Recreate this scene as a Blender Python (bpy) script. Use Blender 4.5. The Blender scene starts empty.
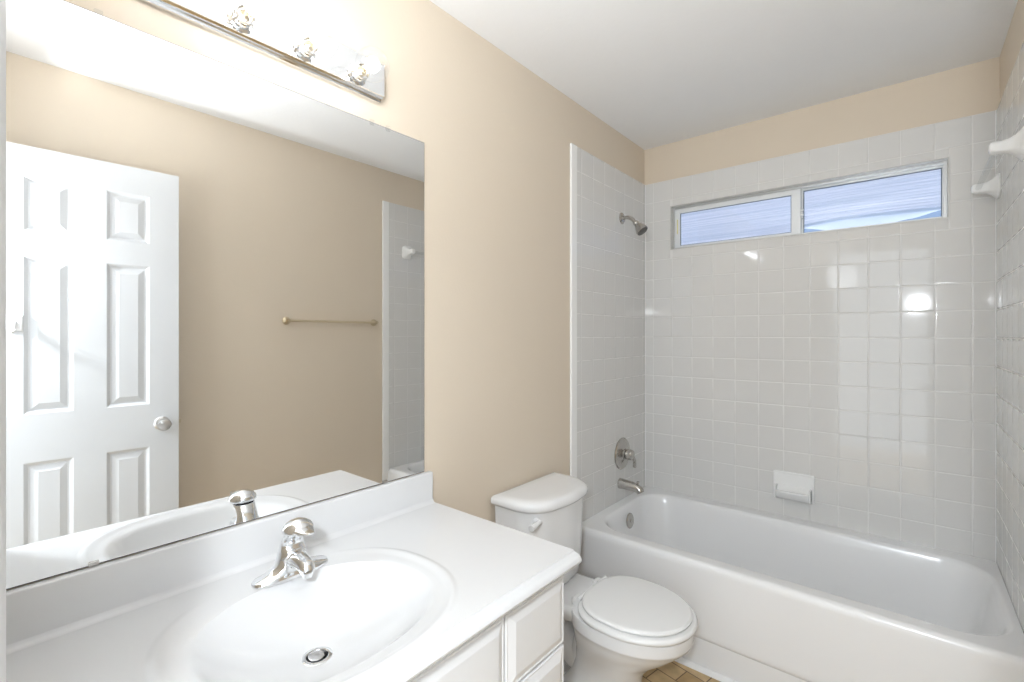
import bpy, bmesh, math, random
from mathutils import Vector, Matrix
random.seed(7)
sc = bpy.context.scene
COL = sc.collection
PI = math.pi

# ------------------------------------------------------------------ camera, world, light, exposure
F_PX, HORIZON, YAW = 474.7, 334.6, 0.6968
cam_d = bpy.data.cameras.new('camera')
cam = bpy.data.objects.new('camera', cam_d)
COL.objects.link(cam)
cam.location = (1.2439, -2.7512, 1.3052)
cam.rotation_euler = (PI / 2, 0, YAW)
cam_d.sensor_width = 36
cam_d.lens = F_PX / 1024 * 36
cam_d.shift_y = (HORIZON - 341) / 1024
cam_d.clip_start = 0.01
sc.camera = cam

sc.view_settings.view_transform = 'Standard'
sc.view_settings.look = 'None'
sc.view_settings.gamma = 1
sc.view_settings.use_curve_mapping = False
sc.view_settings.exposure = 2.43

WORLD_STRENGTH = 0.5
BULB_STRENGTH = 5.4
w = bpy.data.worlds.new('daylight')
sc.world = w
w.use_nodes = True
bg = w.node_tree.nodes['Background']
bg.inputs[0].default_value = (0.91, 0.99, 1.06, 1)
bg.inputs[1].default_value = WORLD_STRENGTH

FLOOR, CEIL = -0.04, 2.435
RW = 1.5257          # right wall
FW = -2.733           # door wall (room face)
TT = 2.217           # top of the tile
TILE_END = -0.832
TP = 0.0105          # tile panel thickness

def portal(name, loc, rot, sx, sy):
    l = bpy.data.lights.new(name, 'AREA')
    l.shape = 'RECTANGLE'; l.size = sx; l.size_y = sy
    l.cycles.is_portal = True
    o = bpy.data.objects.new(name, l)
    o.location = loc; o.rotation_euler = rot
    COL.objects.link(o)
sun_d = bpy.data.lights.new('sun', 'SUN')
sun_d.energy = 1.2; sun_d.angle = 0.02; sun_d.color = (1.0, 0.97, 0.93)
sun = bpy.data.objects.new('sun', sun_d); COL.objects.link(sun)
sun.location = (0.5, 4, 8); sun.rotation_euler = (-0.42, 0.12, 0)   # high behind the house wall, on the window shade
portal('doorway_daylight', (1.03, FW - 0.10, 1.0), (PI / 2, 0, PI), 0.72, 2.05)

def lamp(name, kind, loc, power, radius, color, aim=None, cone=160):
    l = bpy.data.lights.new(name, kind)
    l.energy = power; l.shadow_soft_size = radius; l.color = color
    o = bpy.data.objects.new(name, l); o.location = loc
    if kind == 'SPOT':
        l.spot_size = math.radians(cone); l.spot_blend = 0.9
        o.rotation_euler = Vector(aim).to_track_quat('-Z', 'Y').to_euler()
    COL.objects.link(o)
# the photographer's flash bounced off the ceiling, and the lamp in the hall behind the camera
lamp('bounce_flash', 'SPOT', (0.76, -2.68, 1.85), 7.8, 0.12, (0.95, 1.0, 1.05), (-0.1, 0.5, 1.0), 150)
lamp('hall_lamp', 'POINT', (1.295, -3.04, 1.59), 11.5, 0.045, (0.94, 1.0, 1.065))

# ------------------------------------------------------------------ materials
def mat(name, color, rough=0.5, metal=0.0, spec=0.5, noise=0.0, nscale=8.0, bump=0.0, bscale=60.0, coat=0.0):
    m = bpy.data.materials.new(name)
    m.use_nodes = True
    nt = m.node_tree
    b = nt.nodes['Principled BSDF']
    b.inputs['Base Color'].default_value = (*color, 1)
    b.inputs['Roughness'].default_value = rough
    b.inputs['Metallic'].default_value = metal
    b.inputs['Specular IOR Level'].default_value = spec
    if coat:
        b.inputs['Coat Weight'].default_value = coat
        b.inputs['Coat Roughness'].default_value = 0.04
    tc = nt.nodes.new('ShaderNodeTexCoord')
    if noise:
        n = nt.nodes.new('ShaderNodeTexNoise')
        n.inputs['Scale'].default_value = nscale
        n.inputs['Detail'].default_value = 4
        nt.links.new(tc.outputs['Object'], n.inputs['Vector'])
        r = nt.nodes.new('ShaderNodeMapRange')
        r.inputs[3].default_value = 1 - noise; r.inputs[4].default_value = 1 + noise
        nt.links.new(n.outputs['Fac'], r.inputs[0])
        mx = nt.nodes.new('ShaderNodeMix'); mx.data_type = 'RGBA'; mx.blend_type = 'MULTIPLY'
        mx.inputs[0].default_value = 1
        mx.inputs[6].default_value = (*color, 1)
        nt.links.new(r.outputs[0], mx.inputs[7])
        nt.links.new(mx.outputs[2], b.inputs['Base Color'])
    if bump:
        n2 = nt.nodes.new('ShaderNodeTexNoise')
        n2.inputs['Scale'].default_value = bscale
        n2.inputs['Detail'].default_value = 3
        nt.links.new(tc.outputs['Object'], n2.inputs['Vector'])
        bp = nt.nodes.new('ShaderNodeBump')
        bp.inputs['Strength'].default_value = bump
        bp.inputs['Distance'].default_value = 0.01
        nt.links.new(n2.outputs['Fac'], bp.inputs['Height'])
        nt.links.new(bp.outputs[0], b.inputs['Normal'])
    return m

M_BEIGE = mat('beige_paint', (0.70, 0.605, 0.485), 0.55, noise=0.02, nscale=3, bump=0.03, bscale=90)
M_CEIL = mat('ceiling_paint', (0.88, 0.88, 0.88), 0.8, noise=0.01, bump=0.08, bscale=45)
M_TILE = mat('glazed_tile', (0.70, 0.69, 0.67), 0.055, noise=0.012, nscale=5)
M_GROUT = mat('grout', (0.755, 0.745, 0.725), 0.5)
M_TRIMTILE = mat('white_tile_edge', (0.90, 0.895, 0.88), 0.2)
M_WHITE = mat('white_trim_paint', (0.83, 0.83, 0.83), 0.35, noise=0.01)
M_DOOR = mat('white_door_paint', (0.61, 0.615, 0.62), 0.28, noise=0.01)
M_CAB = mat('white_cabinet_paint', (0.80, 0.80, 0.80), 0.32, noise=0.01)
M_MARBLE = mat('white_cultured_marble', (0.70, 0.70, 0.70), 0.13, noise=0.01, nscale=4)
M_PORC = mat('white_porcelain', (0.80, 0.80, 0.80), 0.10, noise=0.005)
M_SEAT = mat('white_plastic_seat', (0.80, 0.80, 0.79), 0.22)
M_TUB = mat('white_tub_enamel', (0.83, 0.83, 0.83), 0.2, noise=0.005)
M_CERAMIC = mat('white_ceramic', (0.86, 0.86, 0.85), 0.12)
M_CHROME = mat('chrome', (0.86, 0.87, 0.88), 0.07, metal=1)
M_CHROME_DULL = mat('brushed_nickel', (0.52, 0.50, 0.47), 0.22, metal=1)
M_SATIN = mat('satin_steel', (0.62, 0.61, 0.60), 0.28, metal=1)
M_BRASS = mat('aged_brass', (0.60, 0.51, 0.36), 0.3, metal=1)
M_ALU = mat('window_aluminium', (0.60, 0.61, 0.61), 0.35, metal=0.6)
M_ALUW = mat('pale_aluminium', (0.78, 0.80, 0.81), 0.35, metal=0.15)
M_MIRROR = mat('mirror_silver', (0.93, 0.94, 0.94), 0.0, metal=1)
M_MIRROR_EDGE = mat('mirror_dark_edge', (0.10, 0.10, 0.10), 0.3)
M_DARK = mat('dark_drain', (0.012, 0.012, 0.012), 0.5)
M_GREY_DISC = mat('grey_stopper', (0.55, 0.55, 0.55), 0.25, metal=0.7)
M_CLEAR = bpy.data.materials.new('clear_acrylic')
M_STICKER = mat('yellow_sticker', (0.72, 0.66, 0.22), 0.5)
M_CAULK = mat('white_caulk', (0.85, 0.85, 0.84), 0.4)
M_STONE = mat('sill_marble', (0.60, 0.585, 0.555), 0.25, noise=0.16, nscale=45)

def clear_mat(m, tint, lo=0.04, hi=0.35):
    m.use_nodes = True
    nt = m.node_tree
    nt.nodes.clear()
    out = nt.nodes.new('ShaderNodeOutputMaterial')
    mix = nt.nodes.new('ShaderNodeMixShader')
    tr = nt.nodes.new('ShaderNodeBsdfTransparent'); tr.inputs[0].default_value = (*tint, 1)
    gl = nt.nodes.new('ShaderNodeBsdfGlossy'); gl.inputs['Roughness'].default_value = 0.02
    lw = nt.nodes.new('ShaderNodeLayerWeight'); lw.inputs[0].default_value = 0.2
    mr = nt.nodes.new('ShaderNodeMapRange'); mr.inputs[3].default_value = lo; mr.inputs[4].default_value = hi
    nt.links.new(lw.outputs['Facing'], mr.inputs[0]); nt.links.new(mr.outputs[0], mix.inputs[0])
    nt.links.new(tr.outputs[0], mix.inputs[1]); nt.links.new(gl.outputs[0], mix.inputs[2])
    nt.links.new(mix.outputs[0], out.inputs[0])
clear_mat(M_CLEAR, (0.96, 0.965, 0.965), 0.03, 0.2)
M_PANE = bpy.data.materials.new('window_glass'); clear_mat(M_PANE, (0.92, 0.95, 0.98))
M_BULB = bpy.data.materials.new('bulb_glass'); 
def bulb_glass(m):
    m.use_nodes = True
    nt = m.node_tree; nt.nodes.clear()
    out = nt.nodes.new('ShaderNodeOutputMaterial')
    tr = nt.nodes.new('ShaderNodeBsdfTransparent')
    tl = nt.nodes.new('ShaderNodeBsdfTranslucent'); tl.inputs[0].default_value = (1, 0.98, 0.95, 1)
    gl = nt.nodes.new('ShaderNodeBsdfGlossy'); gl.inputs['Roughness'].default_value = 0.05
    m1 = nt.nodes.new('ShaderNodeMixShader'); m1.inputs[0].default_value = 0.007
    m2 = nt.nodes.new('ShaderNodeMixShader')
    lw = nt.nodes.new('ShaderNodeLayerWeight'); lw.inputs[0].default_value = 0.25
    mr = nt.nodes.new('ShaderNodeMapRange'); mr.inputs[3].default_value = 0.03; mr.inputs[4].default_value = 0.25
    nt.links.new(lw.outputs['Facing'], mr.inputs[0]); nt.links.new(mr.outputs[0], m2.inputs[0])
    nt.links.new(tr.outputs[0], m1.inputs[1]); nt.links.new(tl.outputs[0], m1.inputs[2])
    nt.links.new(m1.outputs[0], m2.inputs[1]); nt.links.new(gl.outputs[0], m2.inputs[2])
    nt.links.new(m2.outputs[0], out.inputs[0])
bulb_glass(M_BULB)

def emit(name, color, strength):
    m = bpy.data.materials.new(name); m.use_nodes = True
    nt = m.node_tree; nt.nodes.clear()
    out = nt.nodes.new('ShaderNodeOutputMaterial')
    e = nt.nodes.new('ShaderNodeEmission')
    e.inputs[0].default_value = (*color, 1); e.inputs[1].default_value = strength
    nt.links.new(e.outputs[0], out.inputs[0])
    return m
M_GLOW = emit('glowing_filament', (0.95, 1.0, 1.06), BULB_STRENGTH)

def floor_mat():
    m = mat('tan_vinyl_floor', (0.40, 0.26, 0.12), 0.4)
    nt = m.node_tree; b = nt.nodes['Principled BSDF']
    tc = nt.nodes.new('ShaderNodeTexCoord')
    mp = nt.nodes.new('ShaderNodeMapping'); mp.inputs['Rotation'].default_value = (0, 0, 0.2)
    nt.links.new(tc.outputs['Object'], mp.inputs[0])
    br = nt.nodes.new('ShaderNodeTexBrick')
    br.offset = 0.5
    br.inputs['Color1'].default_value = (0.44, 0.29, 0.13, 1); br.inputs['Color2'].default_value = (0.60, 0.44, 0.24, 1)
    br.inputs['Mortar'].default_value = (0.16, 0.10, 0.05, 1)
    br.inputs['Scale'].default_value = 1; br.inputs['Mortar Size'].default_value = 0.0022
    br.inputs['Brick Width'].default_value = 0.16; br.inputs['Row Height'].default_value = 0.08
    nt.links.new(mp.outputs[0], br.inputs[0])
    n = nt.nodes.new('ShaderNodeTexNoise'); n.inputs['Scale'].default_value = 22; n.inputs['Detail'].default_value = 6
    nt.links.new(mp.outputs[0], n.inputs[0])
    r = nt.nodes.new('ShaderNodeMapRange'); r.inputs[3].default_value = 0.6; r.inputs[4].default_value = 1.3
    nt.links.new(n.outputs[0], r.inputs[0])
    mx = nt.nodes.new('ShaderNodeMix'); mx.data_type = 'RGBA'; mx.blend_type = 'MULTIPLY'; mx.inputs[0].default_value = 1
    nt.links.new(br.outputs[0], mx.inputs[6]); nt.links.new(r.outputs[0], mx.inputs[7])
    nt.links.new(mx.outputs[2], b.inputs['Base Color'])
    return m
M_FLOOR = floor_mat()

def striped_shade():
    m = bpy.data.materials.new('pleated_shade_fabric'); m.use_nodes = True
    nt = m.node_tree; b = nt.nodes['Principled BSDF']; out = nt.nodes['Material Output']
    tc = nt.nodes.new('ShaderNodeTexCoord')
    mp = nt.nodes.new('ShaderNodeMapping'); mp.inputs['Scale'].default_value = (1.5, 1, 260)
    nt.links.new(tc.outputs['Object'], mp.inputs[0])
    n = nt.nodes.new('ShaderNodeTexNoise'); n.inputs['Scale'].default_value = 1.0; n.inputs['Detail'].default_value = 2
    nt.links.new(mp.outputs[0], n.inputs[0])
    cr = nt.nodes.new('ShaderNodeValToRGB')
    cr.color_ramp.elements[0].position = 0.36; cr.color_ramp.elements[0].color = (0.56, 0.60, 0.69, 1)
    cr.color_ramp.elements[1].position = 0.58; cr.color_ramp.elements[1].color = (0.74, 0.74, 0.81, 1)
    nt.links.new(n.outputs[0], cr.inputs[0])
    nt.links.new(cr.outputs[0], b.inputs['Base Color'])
    b.inputs['Roughness'].default_value = 0.8
    t = nt.nodes.new('ShaderNodeBsdfTranslucent')
    nt.links.new(cr.outputs[0], t.inputs[0])
    mix = nt.nodes.new('ShaderNodeMixShader'); mix.inputs[0].default_value = 0.6
    nt.links.new(b.outputs[0], mix.inputs[1]); nt.links.new(t.outputs[0], mix.inputs[2])
    nt.links.new(mix.outputs[0], out.inputs[0])
    return m
M_SHADE = striped_shade()
def hem_mat():
    m = bpy.data.materials.new('shade_hem_fabric'); m.use_nodes = True
    nt = m.node_tree; b = nt.nodes['Principled BSDF']; out = nt.nodes['Material Output']
    b.inputs['Base Color'].default_value = (0.82, 0.86, 0.92, 1); b.inputs['Roughness'].default_value = 0.8
    t = nt.nodes.new('ShaderNodeBsdfTranslucent'); t.inputs[0].default_value = (0.82, 0.86, 0.92, 1)
    mix = nt.nodes.new('ShaderNodeMixShader'); mix.inputs[0].default_value = 0.6
    nt.links.new(b.outputs[0], mix.inputs[1]); nt.links.new(t.outputs[0], mix.inputs[2])
    nt.links.new(mix.outputs[0], out.inputs[0])
    return m
M_HEM = hem_mat()
M_EXT = mat('blue_grey_siding', (0.17, 0.23, 0.34), 0.7, noise=0.05)

# ------------------------------------------------------------------ mesh helpers
def obj(name, bm, m, parent=None, smooth=True, angle=35, mats=None):
    me = bpy.data.meshes.new(name)
    bmesh.ops.recalc_face_normals(bm, faces=bm.faces[:])
    bm.to_mesh(me); bm.free()
    for mm in (mats or [m]):
        me.materials.append(mm)
    if smooth:
        me.polygons.foreach_set('use_smooth', [True] * len(me.polygons))
        me.set_sharp_from_angle(angle=math.radians(angle))
    o = bpy.data.objects.new(name, me)
    COL.objects.link(o)
    if smooth:
        wn = o.modifiers.new('weighted_normals', 'WEIGHTED_NORMAL'); wn.keep_sharp = True; wn.weight = 50
    if parent is not None:
        o.parent = parent
        o.matrix_parent_inverse = Matrix.Translation(-Vector(parent.location)) if parent.rotation_euler.z == 0 else Matrix()
    return o

def empty(name, loc, label, cat, group=None):
    o = bpy.data.objects.new(name, None)
    o.location = loc
    o.empty_display_size = 0.05
    COL.objects.link(o)
    tag(o, label, cat, group)
    return o

def tag(o, label, cat, group=None):
    o['label'] = label; o['category'] = cat
    if group: o['group'] = group
    return o

def struct(o):
    o['kind'] = 'structure'
    return o

def box(bm, x0, x1, y0, y1, z0, z1, bevel=0.0, seg=2, mi=0):
    r = bmesh.ops.create_cube(bm, size=1)
    vs = r['verts']
    for v in vs:
        v.co = Vector((x0 + (v.co.x + .5) * (x1 - x0), y0 + (v.co.y + .5) * (y1 - y0), z0 + (v.co.z + .5) * (z1 - z0)))
    fs = set(f for v in vs for f in v.link_faces)
    for f in fs: f.material_index = mi
    if bevel:
        es = set(e for v in vs for e in v.link_edges)
        bmesh.ops.bevel(bm, geom=list(es), offset=bevel, segments=seg, profile=0.5, affect='EDGES')

def loft(bm, rings, cap0=True, cap1=True, closed=True, mi=0):
    vr = [[bm.verts.new(p) for p in r] for r in rings]
    n = len(rings[0])
    for a, b in zip(vr, vr[1:]):
        for i in range(n if closed else n - 1):
            j = (i + 1) % n
            f = bm.faces.new((a[i], a[j], b[j], b[i])); f.material_index = mi
    if cap0: bm.faces.new(vr[0][::-1]).material_index = mi
    if cap1: bm.faces.new(vr[-1]).material_index = mi
    return vr

def lathe(bm, prof, origin=(0, 0, 0), axis=(0, 0, 1), n=32, cap0=True, cap1=True, mi=0):
    """prof: list of (radius, height along axis)"""
    q = Vector((0, 0, 1)).rotation_difference(Vector(axis).normalized())
    o = Vector(origin)
    rings = [[o + q @ Vector((r * math.cos(2 * PI * i / n), r * math.sin(2 * PI * i / n), h)) for i in range(n)] for r, h in prof]
    return loft(bm, rings, cap0, cap1, mi=mi)

def catmull(pts, k=8):
    P = [Vector(p) for p in pts]
    P = [P[0] * 2 - P[1]] + P + [P[-1] * 2 - P[-2]]
    out = []
    for i in range(1, len(P) - 2):
        for s in range(k):
            t = s / k
            a, b, c, d = P[i - 1:i + 3]
            out.append(0.5 * ((2 * b) + (c - a) * t + (2 * a - 5 * b + 4 * c - d) * t * t + (3 * b - a - 3 * c + d) * t ** 3))
    out.append(P[-2])
    return out

def tube(bm, pts, radii, n=16, k=8, flat=1.0, up=(0, 0, 1)):
    """swept tube; radii interpolated along control points; flat scales the second axis"""
    path = catmull(pts, k)
    m = len(path)
    if not hasattr(radii, '__len__'): radii = [radii] * len(pts)
    rings = []
    prev = None
    for i, p in enumerate(path):
        t = i / (m - 1) * (len(radii) - 1); a = min(int(t), len(radii) - 2); r = radii[a] + (radii[a + 1] - radii[a]) * (t - a)
        d = (path[min(i + 1, m - 1)] - path[max(i - 1, 0)]).normalized()
        u = Vector(up)
        if abs(d.dot(u)) > 0.95: u = Vector((0, 1, 0)) if prev is None else prev
        s = d.cross(u).normalized(); v = s.cross(d).normalized(); prev = v
        rings.append([p + s * r * math.cos(2 * PI * j / n) + v * r * flat * math.sin(2 * PI * j / n) for j in range(n)])
    loft(bm, rings)

def rrect(cx, cy, hx, hy, r, z, k=6, e=4):
    """rounded rectangle ring, constant point count"""
    pts = []
    corners = [(hx - r, hy - r, 0), (-hx + r, hy - r, PI / 2), (-hx + r, -hy + r, PI), (hx - r, -hy + r, 1.5 * PI)]
    for ci, (x, y, a0) in enumerate(corners):
        arc = [(x + r * math.cos(a0 + PI / 2 * i / k), y + r * math.sin(a0 + PI / 2 * i / k)) for i in range(k + 1)]
        nx, ny, na = corners[(ci + 1) % 4]
        nxt = (nx + r * math.cos(na), ny + r * math.sin(na))
        pts += arc
        for s in range(1, e):
            t = s / e
            pts.append((arc[-1][0] + (nxt[0] - arc[-1][0]) * t, arc[-1][1] + (nxt[1] - arc[-1][1]) * t))
    return [Vector((cx + x, cy + y, z)) for x, y in pts]

def sell(cx, cy, ax, ay, z, n=72, e=2.0):
    """superellipse ring"""
    out = []
    for i in range(n):
        a = 2 * PI * i / n; c, s = math.cos(a), math.sin(a)
        out.append(Vector((cx + ax * math.copysign(abs(c) ** (2 / e), c), cy + ay * math.copysign(abs(s) ** (2 / e), s), z)))
    return out

# ------------------------------------------------------------------ the room shell
bm = bmesh.new(); box(bm, -0.12, RW + 0.12, -4.2, 0.12, FLOOR - 0.05, FLOOR)
struct(obj('floor', bm, M_FLOOR, smooth=False))
bm = bmesh.new(); box(bm, -0.12, RW + 0.12, FW - 0.12, 0.12, CEIL, CEIL + 0.1)
struct(obj('ceiling', bm, M_CEIL, smooth=False))
bm = bmesh.new(); box(bm, -0.12, 0, FW - 0.12, 0.12, FLOOR, CEIL)
struct(obj('wall_left', bm, M_BEIGE, smooth=False))
bm = bmesh.new(); box(bm, RW, RW + 0.12, FW - 0.12, 0.12, FLOOR, CEIL)
struct(obj('wall_right', bm, M_BEIGE, smooth=False))
WX0, WX1, WZ0, WZ1 = 0.165, 1.374, 1.803, 2.061
bm = bmesh.new()
box(bm, 0, WX0, 0, 0.12, FLOOR, CEIL); box(bm, WX1, RW, 0, 0.12, FLOOR, CEIL)
box(bm, WX0, WX1, 0, 0.12, FLOOR, WZ0); box(bm, WX0, WX1, 0, 0.12, WZ1, CEIL)
struct(obj('wall_back', bm, M_BEIGE, smooth=False))
# door wall with the opening the camera stands in
DX0, DX1, DTOP = 0.700, 1.395, 2.045
bm = bmesh.new()
box(bm, 0, DX0 - 0.02, FW - 0.12, FW, FLOOR, CEIL); box(bm, DX1 + 0.02, RW, FW - 0.12, FW, FLOOR, CEIL)
box(bm, DX0 - 0.02, DX1 + 0.02, FW - 0.12, FW, DTOP + 0.02, CEIL)
struct(obj('wall_front', bm, M_BEIGE, smooth=False))

# ------------------------------------------------------------------ tile
def tiles(name, to_world, u_lines, v_lines, hole=None, mat_tile=M_TILE):
    """beveled glazed tiles standing on a grout bed; to_world(u, v, h)"""
    bm = bmesh.new()
    G = 0.0013; BV = 0.0030; H = TP
    def pad(u0, u1, v0, v1, mi=0):
        if u1 - u0 < 0.012 or v1 - v0 < 0.012: return
        tu = random.gauss(0, 0.0010); tv = random.gauss(0, 0.0010)
        a = [(u0 + G, v0 + G), (u1 - G, v0 + G), (u1 - G, v1 - G), (u0 + G, v1 - G)]
        ring0 = [to_world(u, v, H - 0.003) for u, v in a]
        def ins(d): return [(u0 + G + d, v0 + G + d), (u1 - G - d, v0 + G + d), (u1 - G - d, v1 - G - d), (u0 + G + d, v1 - G - d)]
        uc, vc = (u0 + u1) / 2, (v0 + v1) / 2
        def top(d, h): return [to_world(u, v, h + tu * (u - uc) + tv * (v - vc)) for u, v in ins(d)]
        loft(bm, [[to_world(u, v, 0.004) for u, v in a], ring0, top(BV * 0.25, H - 0.0012), top(BV * 0.6, H - 0.0004), top(BV, H), top(BV + 0.0012, H)], cap0=False, mi=mi)
    for u0, u1 in zip(u_lines, u_lines[1:]):
        for v0, v1 in zip(v_lines, v_lines[1:]):
            if hole and u0 < hole[1] and u1 > hole[0] and v0 < hole[3] and v1 > hole[2]:
                h0, h1, g0, g1 = hole
                if u0 < h0: pad(u0, h0, v0, v1)
                if u1 > h1: pad(h1, u1, v0, v1)
                m0, m1 = max(u0, h0), min(u1, h1)
                if v0 < g0: pad(m0, m1, v0, g0)
                if v1 > g1: pad(m0, m1, g1, v1)
            else:
                pad(u0, u1, v0, v1)
    # grout bed
    U0, U1, V0, V1 = u_lines[0], u_lines[-1], v_lines[0], v_lines[-1]
    rects = [(U0, U1, V0, V1)] if not hole else [(U0, hole[0], V0, V1), (hole[1], U1, V0, V1), (hole[0], hole[1], V0, hole[2]), (hole[0], hole[1], hole[3], V1)]
    for a, b, c, d in rects:
        q = [(a, c), (b, c), (b, d), (a, d)]
        loft(bm, [[to_world(u, v, 0.0) for u, v in q], [to_world(u, v, H - 0.0016) for u, v in q]], mi=1)
    return struct(obj(name, bm, None, mats=[mat_tile, M_GROUT], angle=60))

PITCH = 0.1153
rows = [0.369 - 3 * PITCH] + [0.369 + PITCH * k for k in range(0, 16)] + [TT]
rows = [r for r in rows if r >= -0.03]
cols = [TP] + [0.061 + PITCH * k for k in range(13)] + [RW - TP]
tiles('wall_back_tile', lambda u, v, h: Vector((u, -h, v)), cols, [r for r in rows if r > 0.3], (WX0, WX1, WZ0, WZ1))
lcols = sorted([-0.052 - PITCH * k for k in range(7)] + [0.0, TILE_END + 0.044])
tiles('wall_left_tile', lambda u, v, h: Vector((h, u, v)), lcols, rows)
tiles('wall_right_tile', lambda u, v, h: Vector((RW - h, u, v)), lcols, rows)
def edge_trim(name, x0, x1):
    bm = bmesh.new(); box(bm, x0, x1, TILE_END - 0.006, TILE_END + 0.0445, FLOOR, TT + 0.002, bevel=0.004, seg=3)
    struct(obj(name, bm, M_TRIMTILE))
edge_trim('trim_1', 0.0005, 0.0125)
edge_trim('trim_2', RW - 0.0125, RW - 0.0005)
# caulk lines in the corners
bm = bmesh.new(); box(bm, TP - 0.002, TP + 0.003, -TP - 0.003, -TP + 0.002, 0.37, TT, bevel=0.001)
struct(obj('trim_3', bm, M_CAULK))
bm = bmesh.new(); box(bm, RW - TP - 0.003, RW - TP + 0.002, -TP - 0.003, -TP + 0.002, 0.37, TT, bevel=0.001)
struct(obj('trim_4', bm, M_CAULK))
# quarter round along the tub foot
bm = bmesh.new()
prof = [(0, 0), (0, 0.017)] + [(-0.017 * math.sin(a), 0.017 * math.cos(a)) for a in (0.4, 0.8, 1.2)] + [(-0.017, 0)]
loft(bm, [[Vector((x, -0.8035 + p[0], FLOOR + p[1])) for p in prof] for x in (0.002, RW - 0.002)])
struct(obj('trim_5', bm, M_WHITE))
# door casing
bm = bmesh.new()
def casing(bm, pts_in, pts_out, y0):
    # mitred casing: profile across width (0 inner .. 1 outer)
    prof = [(0.0, 0.0), (0.0, 0.009), (0.12, 0.012), (0.55, 0.010), (0.7, 0.015), (0.95, 0.015), (1.0, 0.012), (1.0, 0.0)]
    rings = []
    for a, b in zip(pts_in, pts_out):
        rings.append([Vector((a[0] + (b[0] - a[0]) * t, y0 + h, a[1] + (b[1] - a[1]) * t)) for t, h in prof])
    loft(bm, rings)
CW = 0.057
casing(bm, [(DX0, FLOOR), (DX0, DTOP), (DX1 + 0.02, DTOP), (DX1 + 0.02, FLOOR)],
       [(DX0 - CW, FLOOR), (DX0 - CW, DTOP + CW), (DX1 + 0.02 + CW, DTOP + CW), (DX1 + 0.02 + CW, FLOOR)], FW)
box(bm, DX0 - 0.0195, DX0, FW - 0.13, FW - 0.0005, FLOOR, DTOP + 0.0195)
box(bm, DX1, DX1 + 0.0195, FW - 0.13, FW - 0.0005, FLOOR, DTOP + 0.0195)
box(bm, DX0, DX1, FW - 0.13, FW - 0.0005, DTOP, DTOP + 0.0195)
struct(obj('trim_6', bm, M_WHITE))

# ------------------------------------------------------------------ six panel door, opened against the right wall
HINGE = Vector((1.3873, -2.663, FLOOR))
EDGE = Vector((1.353, -2.058, FLOOR))
dv = (EDGE - HINGE); DWID = dv.length; dv.normalize()
dn = Vector((-dv.y, dv.x, 0))          # towards the mirror wall
if dn.x > 0: dn = -dn
DZ0, DZ1 = -0.022, 2.035
def dpt(wd, z, h):   # wd measured from the free edge, h out of the mirror-side face
    p = EDGE - dv * wd + dn * h
    return Vector((p.x, p.y, z))
bm = bmesh.new()
ws = [0.0, 0.108, 0.255, 0.357, 0.500, DWID]
zs = [DZ0, 0.165, 0.808, 0.995, 1.608, 1.706, 1.917, DZ1]
TH = 0.035
for side in (0, 1):
    def P(wd, z, h): return dpt(wd, z, h if side == 0 else -TH - h)
    for i in range(5):
        for j in range(7):
            a, b, c, d = ws[i], ws[i + 1], zs[j], zs[j + 1]
            def ring(ins, h): return [P(a + ins, c + ins, h), P(b - ins, c + ins, h), P(b - ins, d - ins, h), P(a + ins, d - ins, h)]
            if i in (1, 3) and j in (1, 3, 5):
                loft(bm, [ring(0, 0), ring(0.004, -0.0015), ring(0.013, -0.009), ring(0.019, -0.010), ring(0.040, -0.003), ring(0.0405, -0.0025)], cap0=False, cap1=True)
            else:
                bm.faces.new([bm.verts.new(p) for p in ring(0, 0)])
for q in ([(0, DZ0), (0, DZ1)], [(DWID, DZ0), (DWID, DZ1)]):
    (a, c), (b, d) = q
    bm.faces.new([bm.verts.new(p) for p in (dpt(a, c, 0), dpt(b, d, 0), dpt(b, d, -TH), dpt(a, c, -TH))])
for z in (DZ0, DZ1):
    bm.faces.new([bm.verts.new(p) for p in (dpt(0, z, 0), dpt(DWID, z, 0), dpt(DWID, z, -TH), dpt(0, z, -TH))])
bmesh.ops.remove_doubles(bm, verts=bm.verts[:], dist=0.0003)
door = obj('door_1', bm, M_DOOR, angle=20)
struct(door)
for s in (1, -1):
    bm = bmesh.new()
    base = dpt(0.064, 0.905, 0 if s > 0 else -TH)
    lathe(bm, [(0.030, 0.0), (0.030, 0.003), (0.024, 0.008), (0.012, 0.010), (0.011, 0.026), (0.018, 0.032), (0.0255, 0.041), (0.0265, 0.050), (0.023, 0.058), (0.012, 0.0615), (0.002, 0.062)], base, dn * s, 32)
    k = obj('door_knob', bm, M_SATIN, door)
    k['label'] = 'satin steel round knob'
bm = bmesh.new()
c0 = dpt(-0.0005, 0.905, -TH / 2)
q = [dpt(-0.001, 0.878, -0.006), dpt(-0.001, 0.932, -0.006), dpt(-0.001, 0.932, -TH + 0.006), dpt(-0.001, 0.878, -TH + 0.006)]
loft(bm, [q, [p + dv * 0.0012 for p in q]])
q = [dpt(-0.001, 0.897, -0.012), dpt(-0.001, 0.913, -0.012), dpt(-0.001, 0.913, -TH + 0.012), dpt(-0.001, 0.897, -TH + 0.012)]
loft(bm, [q, [p + dv * 0.010 for p in q]])
obj('latch', bm, M_BRASS, door)

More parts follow.
